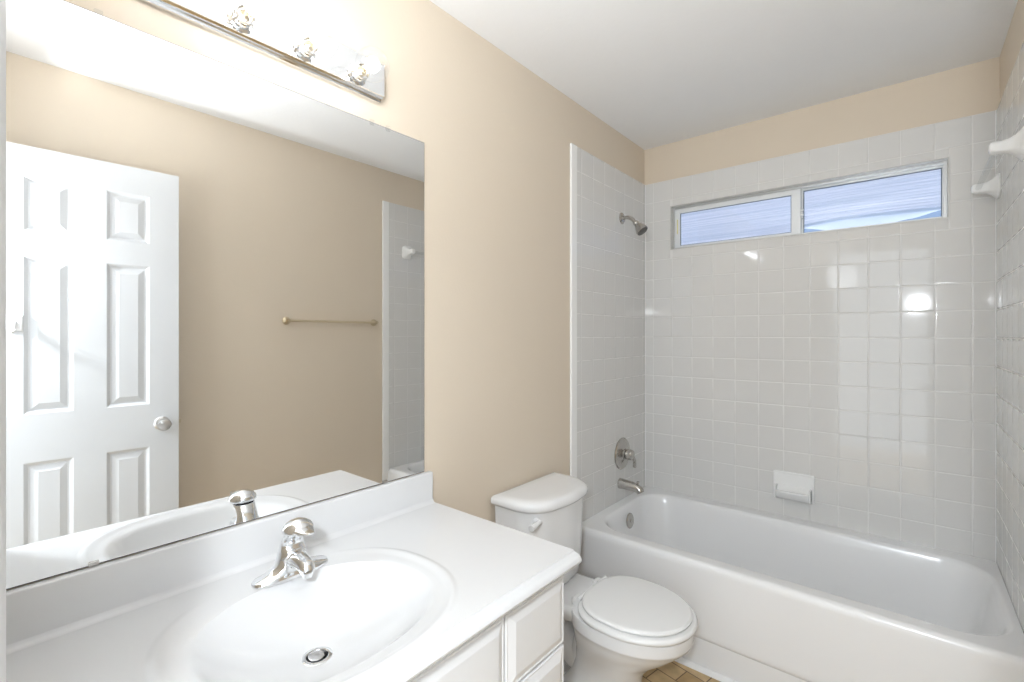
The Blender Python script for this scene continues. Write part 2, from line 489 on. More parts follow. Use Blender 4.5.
# robe hook on the door
hook = empty('robe_hook', dpt(0.528, 1.345, 0), 'small white robe hook screwed to the hinge side of the white door', 'hook')
bm = bmesh.new()
def dring(wd, z, hw, hz, h): return [dpt(wd - hw, z - hz, h), dpt(wd + hw, z - hz, h), dpt(wd + hw, z + hz, h), dpt(wd - hw, z + hz, h)]
loft(bm, [dring(0.525, 1.350, 0.024, 0.030, 0.0005), dring(0.525, 1.350, 0.024, 0.030, 0.006), dring(0.525, 1.350, 0.020, 0.026, 0.010)])
obj('backplate', bm, M_WHITE, hook)
bm = bmesh.new()
tube(bm, [dpt(0.525, 1.352, 0.008), dpt(0.527, 1.338, 0.018), dpt(0.529, 1.322, 0.026), dpt(0.530, 1.316, 0.034), dpt(0.530, 1.324, 0.041)], [0.009, 0.008, 0.007, 0.007, 0.008], n=12)
obj('prong', bm, M_WHITE, hook)

# ------------------------------------------------------------------ window
win = bpy.data.objects.new('window_1', None); win.location = ((WX0 + WX1) / 2, 0.04, WZ0); COL.objects.link(win); struct(win)
# stone-like reveal
bm = bmesh.new()
for a in ((WX0, WX1, -TP - 0.001, 0.115, WZ0, WZ0 + 0.004), (WX0, WX1, -TP - 0.001, 0.115, WZ1 - 0.004, WZ1),
          (WX0, WX0 + 0.004, -TP - 0.001, 0.115, WZ0 + 0.004, WZ1 - 0.004), (WX1 - 0.004, WX1, -TP - 0.001, 0.115, WZ0 + 0.004, WZ1 - 0.004)):
    box(bm, *a)
obj('reveal', bm, M_STONE, win, smooth=False)
YF0, YF1 = 0.030, 0.085
ix0, ix1, iz0, iz1 = WX0 + 0.004, WX1 - 0.004, WZ0 + 0.004, WZ1 - 0.004
bm = bmesh.new()
box(bm, ix0, ix1, YF0, YF1, iz0, iz0 + 0.012, 0.001); box(bm, ix0, ix1, YF0, YF1, iz1 - 0.010, iz1, 0.001)
box(bm, ix0, ix0 + 0.008, YF0, YF1, iz0 + 0.012, iz1 - 0.010, 0.001); box(bm, ix1 - 0.012, ix1, YF0, YF1, iz0 + 0.012, iz1 - 0.010, 0.001)
box(bm, ix0, ix1, YF0 + 0.024, YF0 + 0.027, iz1 - 0.018, iz1 - 0.010, 0.0006)
obj('window_frame', bm, M_ALU, win)
def sash(x0, x1, y0, y1, name, st_l, st_r, rail_t, rail_b, m):
    bm = bmesh.new()
    z0, z1 = iz0 + 0.008, iz1 - 0.011
    box(bm, x0, x0 + st_l, y0, y1, z0, z1, 0.002); box(bm, x1 - st_r, x1, y0, y1, z0, z1, 0.002)
    box(bm, x0 + st_l - 0.001, x1 - st_r + 0.001, y0, y1, z1 - rail_t, z1, 0.002); box(bm, x0 + st_l - 0.001, x1 - st_r + 0.001, y0, y1, z0, z0 + rail_b, 0.002)
    s = obj(name, bm, m, win)
    bm = bmesh.new()
    box(bm, x0 + st_l - 0.003, x1 - st_r + 0.003, (y0 + y1) / 2 - 0.002, (y0 + y1) / 2 + 0.002, z0 + rail_b - 0.003, z1 - rail_t + 0.003)
    obj('pane', bm, M_PANE, s, smooth=False)
    # dark gasket line around the glass
    bm = bmesh.new()
    a0, a1, b0, b1 = x0 + st_l, x1 - st_r, z0 + rail_b, z1 - rail_t
    t = 0.003
    for q in ((a0, a1, b1 - t, b1), (a0, a1, b0, b0 + t), (a0, a0 + t, b0 + t, b1 - t), (a1 - t, a1, b0 + t, b1 - t)):
        box(bm, q[0], q[1], (y0 + y1) / 2 - 0.004, (y0 + y1) / 2 - 0.0021, q[2], q[3])
    obj('gasket', bm, mat('grey_gasket', (0.10, 0.13, 0.17), 0.6), s, smooth=False)
    return s
sl = sash(ix0 + 0.008, 0.822, 0.032, 0.052, 'sliding_sash', 0.030, 0.042, 0.026, 0.014, M_ALUW)
bm = bmesh.new(); box(bm, ix0 + 0.020, ix0 + 0.025, 0.0313, 0.0322, 1.90, 1.985)
st = obj('sticker', bm, M_STICKER, sl, smooth=False); st['label'] = 'thin yellow paper strip stuck to the sash stile'
bm = bmesh.new()
box(bm, 0.824, 0.832, 0.028, 0.050, 1.895, 1.950, 0.002); box(bm, 0.822, 0.836, 0.022, 0.036, 1.905, 1.915, 0.002); box(bm, 0.822, 0.836, 0.022, 0.036, 1.930, 1.940, 0.002)
obj('sash_latch', bm, M_ALU, sl)
fs = sash(0.812, ix1 - 0.010, 0.058, 0.078, 'fixed_sash', 0.018, 0.006, 0.008, 0.004, M_ALU)

# sagging pleated shade hanging outside the panes
def bottom(x):
    pts = [(0.10, 1.78), (0.70, 1.80), (0.808, 1.867), (0.945, 1.839), (1.104, 1.832), (1.256, 1.851), (1.366, 1.876), (1.46, 1.90)]
    return cinterp(pts, x)
def hemtop(x):
    pts = [(0.10, 1.80), (0.70, 1.83), (0.808, 1.884), (0.979, 1.896), (1.173, 1.892), (1.366, 1.886), (1.46, 1.905)]
    return cinterp(pts, x)
def cinterp(pts, x):
    for (a, b), (c, d) in zip(pts, pts[1:]):
        if a <= x <= c:
            t = (x - a) / (c - a); t = t * t * (3 - 2 * t) * 0.5 + t * 0.5
            return b + (d - b) * t
    return pts[-1][1]
sh = empty('window_shade', (0.78, 0.15, 1.8), 'pale pleated fabric shade sagging outside the bathroom window', 'shade')
N = 60
xs = [0.10 + 1.36 * i / N for i in range(N + 1)]
bm = bmesh.new()
J = 60
g = [[bm.verts.new((x, 0.17 + 0.0005 * ((j % 2) * 2 - 1), hemtop(x) + (2.30 - hemtop(x)) * j / J)) for j in range(J + 1)] for x in xs]
for i in range(N):
    for j in range(J): bm.faces.new((g[i][j], g[i + 1][j], g[i + 1][j + 1], g[i][j + 1]))
bmesh.ops.solidify(bm, geom=bm.faces[:], thickness=0.001)
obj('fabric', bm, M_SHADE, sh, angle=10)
bm = bmesh.new()
g = [[bm.verts.new((x, 0.166 - 0.002 * math.sin(PI * j / 6), bottom(x) + (hemtop(x) + 0.004 - bottom(x)) * j / 6)) for j in range(7)] for x in xs]
for i in range(N):
    for j in range(6): bm.faces.new((g[i][j], g[i + 1][j], g[i + 1][j + 1], g[i][j + 1]))
bmesh.ops.solidify(bm, geom=bm.faces[:], thickness=0.0015)
obj('hem', bm, M_HEM, sh)
# neighbouring house wall seen under the shade
bm = bmesh.new()
for k in range(22):
    z = -0.3 + k * 0.16
    loft(bm, [[Vector((x, 1.60, z)), Vector((x, 1.60 - 0.014, z)), Vector((x, 1.60 - 0.002, z + 0.17)), Vector((x, 1.60, z + 0.17))] for x in (-2.5, 4.0)])
struct(obj('wall_exterior', bm, M_EXT, smooth=False))

# ------------------------------------------------------------------ bathtub
tub = empty('bathtub', (0.76, -0.40, FLOOR), 'white alcove bathtub under the tiled window wall', 'bathtub')
TX0, TX1, TY0, TY1, RIM = TP + 0.001, RW - TP - 0.001, -0.798, -TP - 0.001, 0.384
bm = bmesh.new()
cx, cy = (TX0 + TX1) / 2, (TY0 + TY1) / 2
hx, hy = (TX1 - TX0) / 2, (TY1 - TY0) / 2
K = dict(k=8, e=8)
def ap(dy, z, r=0.004):   # outer shell; only the front moves
    y0 = TY0 + dy
    return rrect(cx, (y0 + TY1) / 2, hx, (TY1 - y0) / 2, r, z, **K)
outer = [ap(-0.004, FLOOR), ap(-0.004, 0.060), ap(-0.002, 0.082), ap(-0.0095, 0.088), ap(-0.0125, 0.098), ap(-0.012, 0.115), ap(-0.006, 0.25), ap(-0.001, 0.352, 0.006), ap(0.001, 0.368, 0.010), ap(0.006, 0.378, 0.014), ap(0.014, 0.3835, 0.018), ap(0.024, RIM, 0.02)]
def inn(x0, x1, y0, y1, r, z): return rrect((x0 + x1) / 2, (y0 + y1) / 2, (x1 - x0) / 2, (y1 - y0) / 2, r, z, **K)
inner = [inn(0.058, 1.498, -0.728, -0.075, 0.150, RIM - 0.001), inn(0.066, 1.490, -0.720, -0.083, 0.148, RIM - 0.005), inn(0.074, 1.480, -0.712, -0.091, 0.146, RIM - 0.016),
         inn(0.082, 1.470, -0.698, -0.100, 0.145, RIM - 0.05), inn(0.100, 1.452, -0.682, -0.118, 0.145, 0.24), inn(0.118, 1.425, -0.664, -0.136, 0.145, 0.14),
         inn(0.132, 1.395, -0.650, -0.150, 0.140, 0.085), inn(0.155, 1.36, -0.628, -0.172, 0.13, 0.058), inn(0.20, 1.19, -0.585, -0.215, 0.10, 0.048), inn(0.30, 1.05, -0.50, -0.30, 0.06, 0.044)]
loft(bm, outer + inner)
obj('tub_shell', bm, M_TUB, tub, angle=50)
bm = bmesh.new()
lathe(bm, [(0.040, 0), (0.040, 0.003), (0.036, 0.007), (0.012, 0.009), (0.010, 0.012), (0.002, 0.0125)], (0.0895, -0.385, 0.304), (1, 0, 0.10), 32)
ov = obj('overflow_plate', bm, M_CHROME_DULL, tub); ov['label'] = 'round chrome overflow plate'
bm = bmesh.new()
lathe(bm, [(0.030, 0), (0.030, 0.003), (0.022, 0.004), (0.020, 0.001), (0.002, 0.001)], (0.40, -0.40, 0.0442), (0, 0, 1), 24)
obj('tub_drain', bm, M_CHROME_DULL, tub)

# tub spout
sp = empty('tub_spout', (TP, -0.335, 0.47), 'chrome tub spout on the tiled wall above the left end of the bathtub', 'spout')
bm = bmesh.new()
tube(bm, [(TP + 0.0005, -0.345, 0.480), (0.05, -0.345, 0.480), (0.095, -0.345, 0.477), (0.124, -0.345, 0.467), (0.134, -0.345, 0.452)], [0.029, 0.0265, 0.0245, 0.023, 0.020], n=24)
obj('spout_body', bm, M_CHROME_DULL, sp)
bm = bmesh.new(); lathe(bm, [(0.006, 0), (0.006, 0.012), (0.0085, 0.014), (0.0085, 0.021), (0.003, 0.023)], (0.120, -0.345, 0.489), (0, 0, 1), 16)
obj('diverter_knob', bm, M_CHROME_DULL, sp)
# shower valve
sv = empty('shower_valve', (TP, -0.321, 0.641), 'round chrome shower valve with one lever above the tub spout', 'valve')
bm = bmesh.new()
lathe(bm, [(0.088, 0), (0.088, 0.003), (0.083, 0.009), (0.060, 0.013), (0.040, 0.016), (0.030, 0.020), (0.029, 0.028), (0.02, 0.031)], (TP + 0.0005, -0.321, 0.641), (1, 0, 0), 48)
obj('escutcheon', bm, M_CHROME_DULL, sv)
bm = bmesh.new()
lathe(bm, [(0.020, 0), (0.028, 0.004), (0.030, 0.020), (0.026, 0.034), (0.012, 0.040), (0.002, 0.041)], (TP + 0.031, -0.321, 0.641), (1, 0, 0), 32)
tube(bm, [(TP + 0.054, -0.318, 0.640), (TP + 0.060, -0.302, 0.622), (TP + 0.060, -0.286, 0.596), (TP + 0.056, -0.278, 0.566)], [0.013, 0.011, 0.009, 0.010], n=14, flat=0.8)
obj('lever_handle', bm, M_CHROME_DULL, sv)
# shower head
shd = empty('wall_shower', (TP, -0.321, 1.955), 'chrome shower head on a bent arm high on the tiled wall', 'shower head')
bm = bmesh.new(); lathe(bm, [(0.032, 0), (0.032, 0.002), (0.026, 0.008), (0.014, 0.011)], (TP + 0.0005, -0.321, 1.955), (1, 0, 0), 32)
obj('flange', bm, M_CHROME_DULL, shd)
bm = bmesh.new(); tube(bm, [(TP + 0.009, -0.321, 1.955), (0.045, -0.321, 1.955), (0.072, -0.321, 1.942), (0.095, -0.321, 1.916)], 0.0105, n=16)
obj('shower_arm', bm, M_CHROME_DULL, shd)
bm = bmesh.new()
ax = Vector((0.62, 0, -0.78)).normalized()
lathe(bm, [(0.011, 0), (0.015, 0.004), (0.016, 0.012), (0.013, 0.018), (0.018, 0.026), (0.029, 0.052), (0.033, 0.064), (0.033, 0.072), (0.031, 0.074)], (0.089, -0.321, 1.924), ax, 32)
hd = obj('spray_head', bm, M_CHROME_DULL, shd)
bm = bmesh.new(); lathe(bm, [(0.030, 0), (0.030, 0.0015), (0.002, 0.003)], Vector((0.089, -0.321, 1.924)) + ax * 0.0741, ax, 32)
obj('spray_face', bm, mat('dark_spray_face', (0.09, 0.09, 0.085), 0.4), hd)

# soap dish
sd = empty('soap_dish', (0.80, -TP, 0.475), 'white ceramic soap dish fixed to the tiled back wall above the bathtub', 'soap dish')
bm = bmesh.new()
def sring(y, x0, x1, z0, z1, r): return [Vector((p.x, y, p.y)) for p in rrect((x0 + x1) / 2, (z0 + z1) / 2, (x1 - x0) / 2, (z1 - z0) / 2, r, 0, k=4, e=3)]
loft(bm, [sring(-TP - 0.0005, 0.708, 0.888, 0.473, 0.612, 0.008), sring(-TP - 0.008, 0.708, 0.888, 0.473, 0.612, 0.008), sring(-TP - 0.012, 0.713, 0.883, 0.478, 0.607, 0.008),
          sring(-TP - 0.010, 0.722, 0.874, 0.487, 0.598, 0.008)])
obj('backplate', bm, M_CERAMIC, sd)
bm = bmesh.new()
prof = [(-0.008, 0.545), (-0.020, 0.532), (-0.035, 0.523), (-0.052, 0.521), (-0.062, 0.527), (-0.068, 0.527), (-0.070, 0.520), (-0.060, 0.500), (-0.040, 0.482), (-0.012, 0.474), (-0.008, 0.474)]
rings = []
for i in range(13):
    t = -1 + i / 6
    s = (1 - abs(t) ** 6 * 0.45)
    xx = 0.798 + 0.080 * t
    rings.append([Vector((xx, -TP - 0.008 + (p[0] + 0.008) * s, 0.474 + (p[1] - 0.474) * (1 - 0.0 * abs(t)))) for p in prof])
loft(bm, rings)
for xx in (0.720, 0.870):
    box(bm, xx, xx + 0.008, -TP - 0.060, -TP - 0.008, 0.488, 0.545, 0.003)
obj('tray', bm, M_CERAMIC, sd, angle=40)

# ceramic towel bar on the right tile wall
cb = empty('ceramic_towel_bar', (RW - TP, -0.36, 1.89), 'white ceramic towel bar with clear rod high on the tiled right wall', 'towel bar')
for y in (-0.636, -0.089):
    bm = bmesh.new()
    rings = []
    for h, a, b, dz in [(0.0005, 0.044, 0.048, 0), (0.006, 0.044, 0.048, 0), (0.012, 0.036, 0.040, 0), (0.022, 0.024, 0.029, 0), (0.036, 0.019, 0.022, 0), (0.052, 0.0175, 0.019, 0), (0.066, 0.018, 0.019, 0.001), (0.076, 0.015, 0.016, 0.002), (0.080, 0.009, 0.010, 0.002)]:
        rings.append([Vector((RW - TP - h, p.x, p.y)) for p in rrect(y, 1.889 + dz, a, b, min(a, b) * 0.6, 0, k=4, e=2)])
    loft(bm, rings)
    obj('ceramic_post', bm, M_CERAMIC, cb)
bm = bmesh.new(); lathe(bm, [(0.0095, 0.0), (0.0095, 0.51)], (RW - TP - 0.060, -0.618, 1.889), (0, 1, 0), 20)
cr = obj('rod', bm, M_CLEAR, cb); cr['label'] = 'clear acrylic rod'

# brass towel bar on the right painted wall
tb = empty('towel_bar', (RW, -1.15, 1.385), 'slim brass towel bar on the beige wall, seen in the mirror', 'towel bar')
for y in (-1.487, -0.905):
    bm = bmesh.new()
    lathe(bm, [(0.023, 0.0005), (0.023, 0.004), (0.017, 0.008), (0.010, 0.014), (0.009, 0.026), (0.0115, 0.030), (0.012, 0.042), (0.009, 0.047), (0.002, 0.048)], (RW, y, 1.385), (-1, 0, 0), 24)
    obj('bar_post', bm, M_BRASS, tb)
bm = bmesh.new(); lathe(bm, [(0.0075, 0), (0.0075, 0.580)], (RW - 0.036, -1.486, 1.385), (0, 1, 0), 16)
obj('bar', bm, mat('beige_bar', (0.62, 0.52, 0.36), 0.3, metal=0.5), tb)

# ------------------------------------------------------------------ vanity cabinet
VY0, VY1 = FW + 0.001, -1.703
CZ = 0.745
van = empty('vanity_cabinet', (0.27, -2.2, FLOOR), 'white vanity cabinet with raised panel fronts under the white sink top', 'cabinet')
bm = bmesh.new()
box(bm, 0.001, 0.53, VY1 - 0.016, VY1, FLOOR, 0.711, 0.0015)      # right side
box(bm, 0.001, 0.53, VY0, VY0 + 0.016, FLOOR, 0.711, 0.0015)      # left side
box(bm, 0.001, 0.008, VY0 + 0.016, VY1 - 0.016, FLOOR, 0.711)
box(bm, 0.008, 0.52, VY0 + 0.016, VY1 - 0.016, FLOOR + 0.09, FLOOR + 0.105)
box(bm, 0.43, 0.445, VY0 + 0.016, VY1 - 0.016, FLOOR, FLOOR + 0.09)
# face frame
box(bm, 0.512, 0.531, VY0 + 0.016, VY1 - 0.0165, 0.664, 0.711, 0.001); box(bm, 0.512, 0.531, VY0 + 0.016, VY1 - 0.0165, FLOOR + 0.09, FLOOR + 0.13, 0.001)
for ya in (VY0 + 0.016, -2.475, -1.960, VY1 - 0.0365):
    box(bm, 0.512, 0.531, ya, ya + 0.035 if ya != VY1 - 0.0365 else VY1 - 0.0165, FLOOR + 0.13, 0.664, 0.001)
box(bm, 0.512, 0.531, -2.44, -1.960, 0.48, 0.51, 0.001)
obj('cabinet_body', bm, M_CAB, van)
def front(name, y0, y1, z0, z1, flat=0.005, bev=0.025):
    bm = bmesh.new()
    def r(i, x): return [Vector((x, y0 + i, z0 + i)), Vector((x, y1 - i, z0 + i)), Vector((x, y1 - i, z1 - i)), Vector((x, y0 + i, z1 - i))]
    loft(bm, [r(0, 0.5315), r(0, 0.5435), r(0.0025, 0.546), r(flat, 0.546), r(flat + 0.002, 0.5445), r(flat + bev - 0.003, 0.5525), r(flat + bev, 0.553), r(flat + bev + 0.003, 0.553)])
    return obj(name, bm, M_CAB, van, angle=12)
front('drawer', -1.938, VY1 + 0.0, 0.4945, 0.672)
front('drawer', -1.938, VY1 + 0.0, 0.300, 0.4885)
front('drawer', -1.938, VY1 + 0.0, 0.080, 0.294)
f = front('false_front', -2.465, -1.943, 0.4945, 0.672)
front('cabinet_door', -2.2025, -1.943, 0.080, 0.4885)
front('cabinet_door', -2.465, -2.2055, 0.080, 0.4885)
front('drawer', VY0 + 0.004, -2.470, 0.4945, 0.672)
front('drawer', VY0 + 0.004, -2.470, 0.300, 0.4885)
front('drawer', VY0 + 0.004, -2.470, 0.080, 0.294)

# sink top: counter, nose and bowl in one moulded piece
top = empty('sink_top', (0.29, -2.19, CZ), 'white cultured marble vanity top with a moulded oval sink bowl', 'sink top')
bm = bmesh.new()
X0, X1, Y0, Y1 = 0.001, 0.574, FW + 0.001, -1.700
BC = (0.322, -2.257)
ang = sorted(set([2 * PI * i / 96 for i in range(96)] + [math.atan2(y - BC[1], x - BC[0]) % (2 * PI) for x in (X0, X1) for y in (Y0, Y1)]))
def se(c, a, b, e, th):
    """point of a superellipse at polar angle th as seen from its own centre"""
    co, si = math.cos(th), math.sin(th)
    r = (abs(co / a) ** e + abs(si / b) ** e) ** (-1 / e)
    return (c + r * co, BC[1] + r * si)
def to_rect(th):
    co, si = math.cos(th), math.sin(th)
    ts = []
    if co > 1e-9: ts.append((X1 - BC[0]) / co)
    if co < -1e-9: ts.append((X0 - BC[0]) / co)
    if si > 1e-9: ts.append((Y1 - BC[1]) / si)
    if si < -1e-9: ts.append((Y0 - BC[1]) / si)
    t = min(ts)
    return (BC[0] + t * co, BC[1] + t * si)
# (centre x, semi x, semi y, exponent, dz)
R = [(0.322, 0.247, 0.287, 2.3, 0.0), (0.322, 0.244, 0.282, 2.3, 0.0006), (0.322, 0.240, 0.277, 2.3, 0.0024), (0.322, 0.236, 0.271, 2.3, 0.0034), (0.322, 0.231, 0.265, 2.3, 0.0024),
     (0.323, 0.223, 0.257, 2.3, -0.001), (0.325, 0.213, 0.248, 2.3, -0.003), (0.329, 0.196, 0.237, 2.3, -0.0045), (0.333, 0.182, 0.228, 2.3, -0.008), (0.334, 0.174, 0.221, 2.3, -0.013),
     (0.334, 0.164, 0.211, 2.3, -0.022), (0.332, 0.150, 0.197, 2.25, -0.037), (0.328, 0.132, 0.176, 2.2, -0.055), (0.322, 0.109, 0.146, 2.1, -0.074), (0.315, 0.083, 0.108, 2.0, -0.089),
     (0.310, 0.058, 0.070, 2.0, -0.098), (0.306, 0.037, 0.040, 2.0, -0.1025), (0.305, 0.024, 0.024, 2.0, -0.1055), (0.305, 0.021, 0.021, 2.0, -0.110)]
rings = [[Vector((*to_rect(t), CZ)) for t in ang]]
for c, a, b, e, dz in R:
    rr = []
    for t in ang:
        x, y = se(c, a, b, e, t)
        back = min(1.0, 1.6 * max(0.0, -math.cos(t) - 0.25))
        z = dz if dz < -0.009 else dz * (1 - back)
        rr.append(Vector((x, y, CZ + z)))
    rings.append(rr)
loft(bm, rings, cap0=False, cap1=False)
# front nose and right end
nose = [(0.574, CZ), (0.5755, CZ - 0.0032), (0.579, CZ - 0.0048), (0.585, CZ - 0.0055), (0.592, CZ - 0.0085), (0.5965, CZ - 0.014), (0.598, CZ - 0.020), (0.596, CZ - 0.026), (0.590, CZ - 0.031), (0.583, CZ - 0.033), (0.50, CZ - 0.033)]
loft(bm, [[Vector((x, y, z)) for x, z in nose] for y in (Y0, Y1)], cap0=False, cap1=False, closed=False)
bm.faces.new([bm.verts.new((x, Y1, z)) for x, z in nose] + [bm.verts.new((0.001, Y1, CZ - 0.033)), bm.verts.new((0.001, Y1, CZ))])
obj('countertop', bm, M_MARBLE, top, angle=32)
bm = bmesh.new()
box(bm, 0.001, 0.021, Y0, -1.7005, CZ - 0.002, 0.8465, 0.004, 3)
# coved foot of the splash
cv = [(0.020, CZ + 0.014), (0.0225, CZ + 0.006), (0.027, CZ + 0.0015), (0.034, CZ + 0.0002), (0.020, CZ - 0.001)]
loft(bm, [[Vector((x, y, z)) for x, z in cv] for y in (Y0, -1.7015)])
obj('backsplash', bm, M_MARBLE, top)
bm = bmesh.new()
lathe(bm, [(0.0305, 0.0), (0.0305, 0.0012), (0.026, 0.0030), (0.0215, 0.0022), (0.0195, -0.004), (0.0190, -0.020)], (0.305, BC[1], CZ - 0.1058), (0, 0, 1), 36, cap0=False, cap1=False)
dr = obj('drain_flange', bm, M_CHROME, top)
bm = bmesh.new(); lathe(bm, [(0.0188, 0), (0.002, 0.0002)], (0.305, BC[1], CZ - 0.1230), (0, 0, 1), 24)
obj('drain_well', bm, M_DARK, dr)
bm = bmesh.new(); lathe(bm, [(0.012, -0.008), (0.0155, -0.002), (0.0158, 0.001), (0.012, 0.0025), (0.002, 0.003)], (0.2985, BC[1] + 0.001, CZ - 0.1072), (0.10, 0, 1), 28)
obj('stopper', bm, M_GREY_DISC, dr)

# ------------------------------------------------------------------ faucet
FX, FY = 0.133, -2.229
DK = CZ + 0.0006
fa = empty('faucet', (FX, FY, DK), 'chrome single lever faucet on the white sink top in front of the mirror', 'faucet')
bm = bmesh.new()
rings = []
for z, dx, ax_, ay_, e_ in [(0, 0, 0.030, 0.087, 2.8), (0.005, 0, 0.030, 0.087, 2.8), (0.010, 0, 0.0285, 0.084, 2.7), (0.014, 0, 0.0265, 0.064, 2.5), (0.020, 0, 0.0265, 0.049, 2.3), (0.029, 0, 0.028, 0.038, 2.2),
                            (0.045, 0.001, 0.0285, 0.033, 2.1), (0.057, 0.002, 0.027, 0.031, 2.1), (0.063, 0.002, 0.024, 0.029, 2.1), (0.069, 0.000, 0.0185, 0.027, 2.1), (0.080, 0.002, 0.0155, 0.0255, 2.1),
                            (0.092, 0.012, 0.0165, 0.025, 2.1), (0.101, 0.022, 0.021, 0.0265, 2.1), (0.104, 0.026, 0.022, 0.0265, 2.1)]:
    rings.append(sell(FX + dx, FY, ax_, ay_, DK + z, 56, e_))
loft(bm, rings)
obj('faucet_body', bm, M_CHROME, fa, angle=60)
bm = bmesh.new()
tube(bm, [(FX + 0.005, FY, DK + 0.034), (FX + 0.030, FY, DK + 0.042), (FX + 0.052, FY, DK + 0.042), (FX + 0.070, FY, DK + 0.037), (FX + 0.078, FY, DK + 0.027)], [0.024, 0.022, 0.020, 0.0185, 0.016], n=24, flat=0.85)
lathe(bm, [(0.0125, 0), (0.0125, 0.010), (0.010, 0.011)], (FX + 0.074, FY, DK + 0.018), (0.1, 0, 1), 20)
obj('spout', bm, M_CHROME, fa)
bm = bmesh.new()
HX = FX + 0.032
loft(bm, [sell(HX, FY, a, b, DK + z, 44, 2.0) for z, a, b in [(0.1045, 0.020, 0.024), (0.106, 0.028, 0.030), (0.109, 0.033, 0.0335), (0.113, 0.034, 0.0345), (0.119, 0.0325, 0.033), (0.126, 0.027, 0.028), (0.132, 0.018, 0.019), (0.1355, 0.009, 0.009), (0.1365, 0.002, 0.002)]])
rings = []
for t, wd, th, zz in [(0.010, 0.026, 0.010, 0.1165), (0.026, 0.0235, 0.009, 0.1155), (0.040, 0.018, 0.006, 0.1150), (0.050, 0.013, 0.004, 0.1155), (0.060, 0.009, 0.0035, 0.1170), (0.064, 0.005, 0.002, 0.1180)]:
    rings.append([Vector((HX + t, FY + p.x, DK + zz + p.y)) for p in sell(0, 0, wd, th, 0, 24)])
loft(bm, rings)
obj('lever_handle', bm, M_CHROME, fa, angle=60)

# ------------------------------------------------------------------ mirror
mr = empty('wall_mirror', (0.0, -2.2, 0.8485), 'large frameless mirror on the beige wall above the white backsplash', 'mirror')
MY0, MY1, MZ0, MZ1 = FW + 0.002, -1.726, 0.8485, 1.944
bm = bmesh.new(); box(bm, 0.001, 0.0052, MY0, MY1, MZ0, MZ1)
obj('mirror_edge', bm, M_MIRROR_EDGE, mr, smooth=False)
bm = bmesh.new(); box(bm, 0.0052, 0.0056, MY0 + 0.0012, MY1 - 0.0012, MZ0 + 0.0018, MZ1 - 0.0014)
obj('mirror_glass', bm, M_MIRROR, mr, smooth=False)
for y, z, s in [(-1.927, MZ1, 1), (-1.870, MZ1, 1), (-2.555, MZ1, 1), (-2.562, MZ0, -1), (-1.881, MZ0, -1)]:
    bm = bmesh.new()
    if s > 0:
        box(bm, 0.001, 0.009, y - 0.007, y + 0.007, z - 0.009, z + 0.008, 0.002)
    else:
        box(bm, 0.0057, 0.009, y - 0.008, y + 0.008, z - 0.001, z + 0.008, 0.001)
    c = obj('mirror_clip', bm, M_CLEAR if s > 0 else M_CHROME_DULL, mr)
    c['label'] = 'clear plastic clip on the top edge' if s > 0 else 'small metal clip on the bottom edge'

# ------------------------------------------------------------------ vanity light
vl = empty('vanity_light', (0.0, -2.22, 2.066), 'chrome vanity light bar with clear globe bulbs above the mirror', 'light')
LY0, LY1, LZ0, LZ1 = -2.545, -1.903, 2.009, 2.125
bm = bmesh.new()
prof = [(0.001, LZ0), (0.012, LZ0), (0.016, LZ0 + 0.003), (0.018, LZ0 + 0.007), (0.024, LZ0 + 0.007), (0.028, LZ0 + 0.011), (0.034, LZ0 + 0.011), (0.034, LZ1 - 0.011), (0.028, LZ1 - 0.011), (0.024, LZ1 - 0.007), (0.018, LZ1 - 0.007), (0.016, LZ1 - 0.003), (0.012, LZ1), (0.001, LZ1)]
loft(bm, [[Vector((x, y, z)) for x, z in prof] for y in (LY0, LY1)])
obj('chrome_bar', bm, M_CHROME, vl, angle=20)
for y in (-1.996, -2.1495, -2.303, -2.4565):
    z = 2.047
    bm = bmesh.new()
    lathe(bm, [(0.030, 0.0), (0.029, 0.003), (0.0225, 0.006), (0.0225, 0.020), (0.0205, 0.022), (0.0205, 0.030), (0.019, 0.031), (0.016, 0.026)], (0.0342, y, z), (1, 0, 0), 32)
    obj('socket_cup', bm, M_CHROME, vl)
    bm = bmesh.new()
    R_ = 0.0455; c = 0.0342 + 0.026 + 0.0525
    pr = [(0.0125, 0.0342 + 0.024 - c), (0.0145, -0.0445)]
    for i in range(3, 25):
        a = PI - PI * i / 24.0
        a = PI * (1 - i / 24.0)
        pr.append((max(0.0008, R_ * math.sin(a)), R_ * math.cos(a)))
    pr = [p for p in pr if p[0] > 0.0]
    lathe(bm, pr, (c, y, z), (1, 0, 0), 32, cap0=False)
    bl = obj('bulb', bm, M_BULB, vl, angle=80)
    bm = bmesh.new(); bmesh.ops.create_icosphere(bm, subdivisions=2, radius=0.020, matrix=Matrix.Translation((c - 0.002, y, z)))
    fl = obj('filament', bm, M_GLOW, bl); fl['label'] = 'glowing filament'
    bm = bmesh.new(); lathe(bm, [(0.0125, 0), (0.0125, 0.010), (0.006, 0.016), (0.0035, 0.030), (0.002, 0.034)], (0.0342 + 0.020, y, z), (1, 0, 0), 16)
    obj('bulb_stem', bm, M_BRASS, bl)

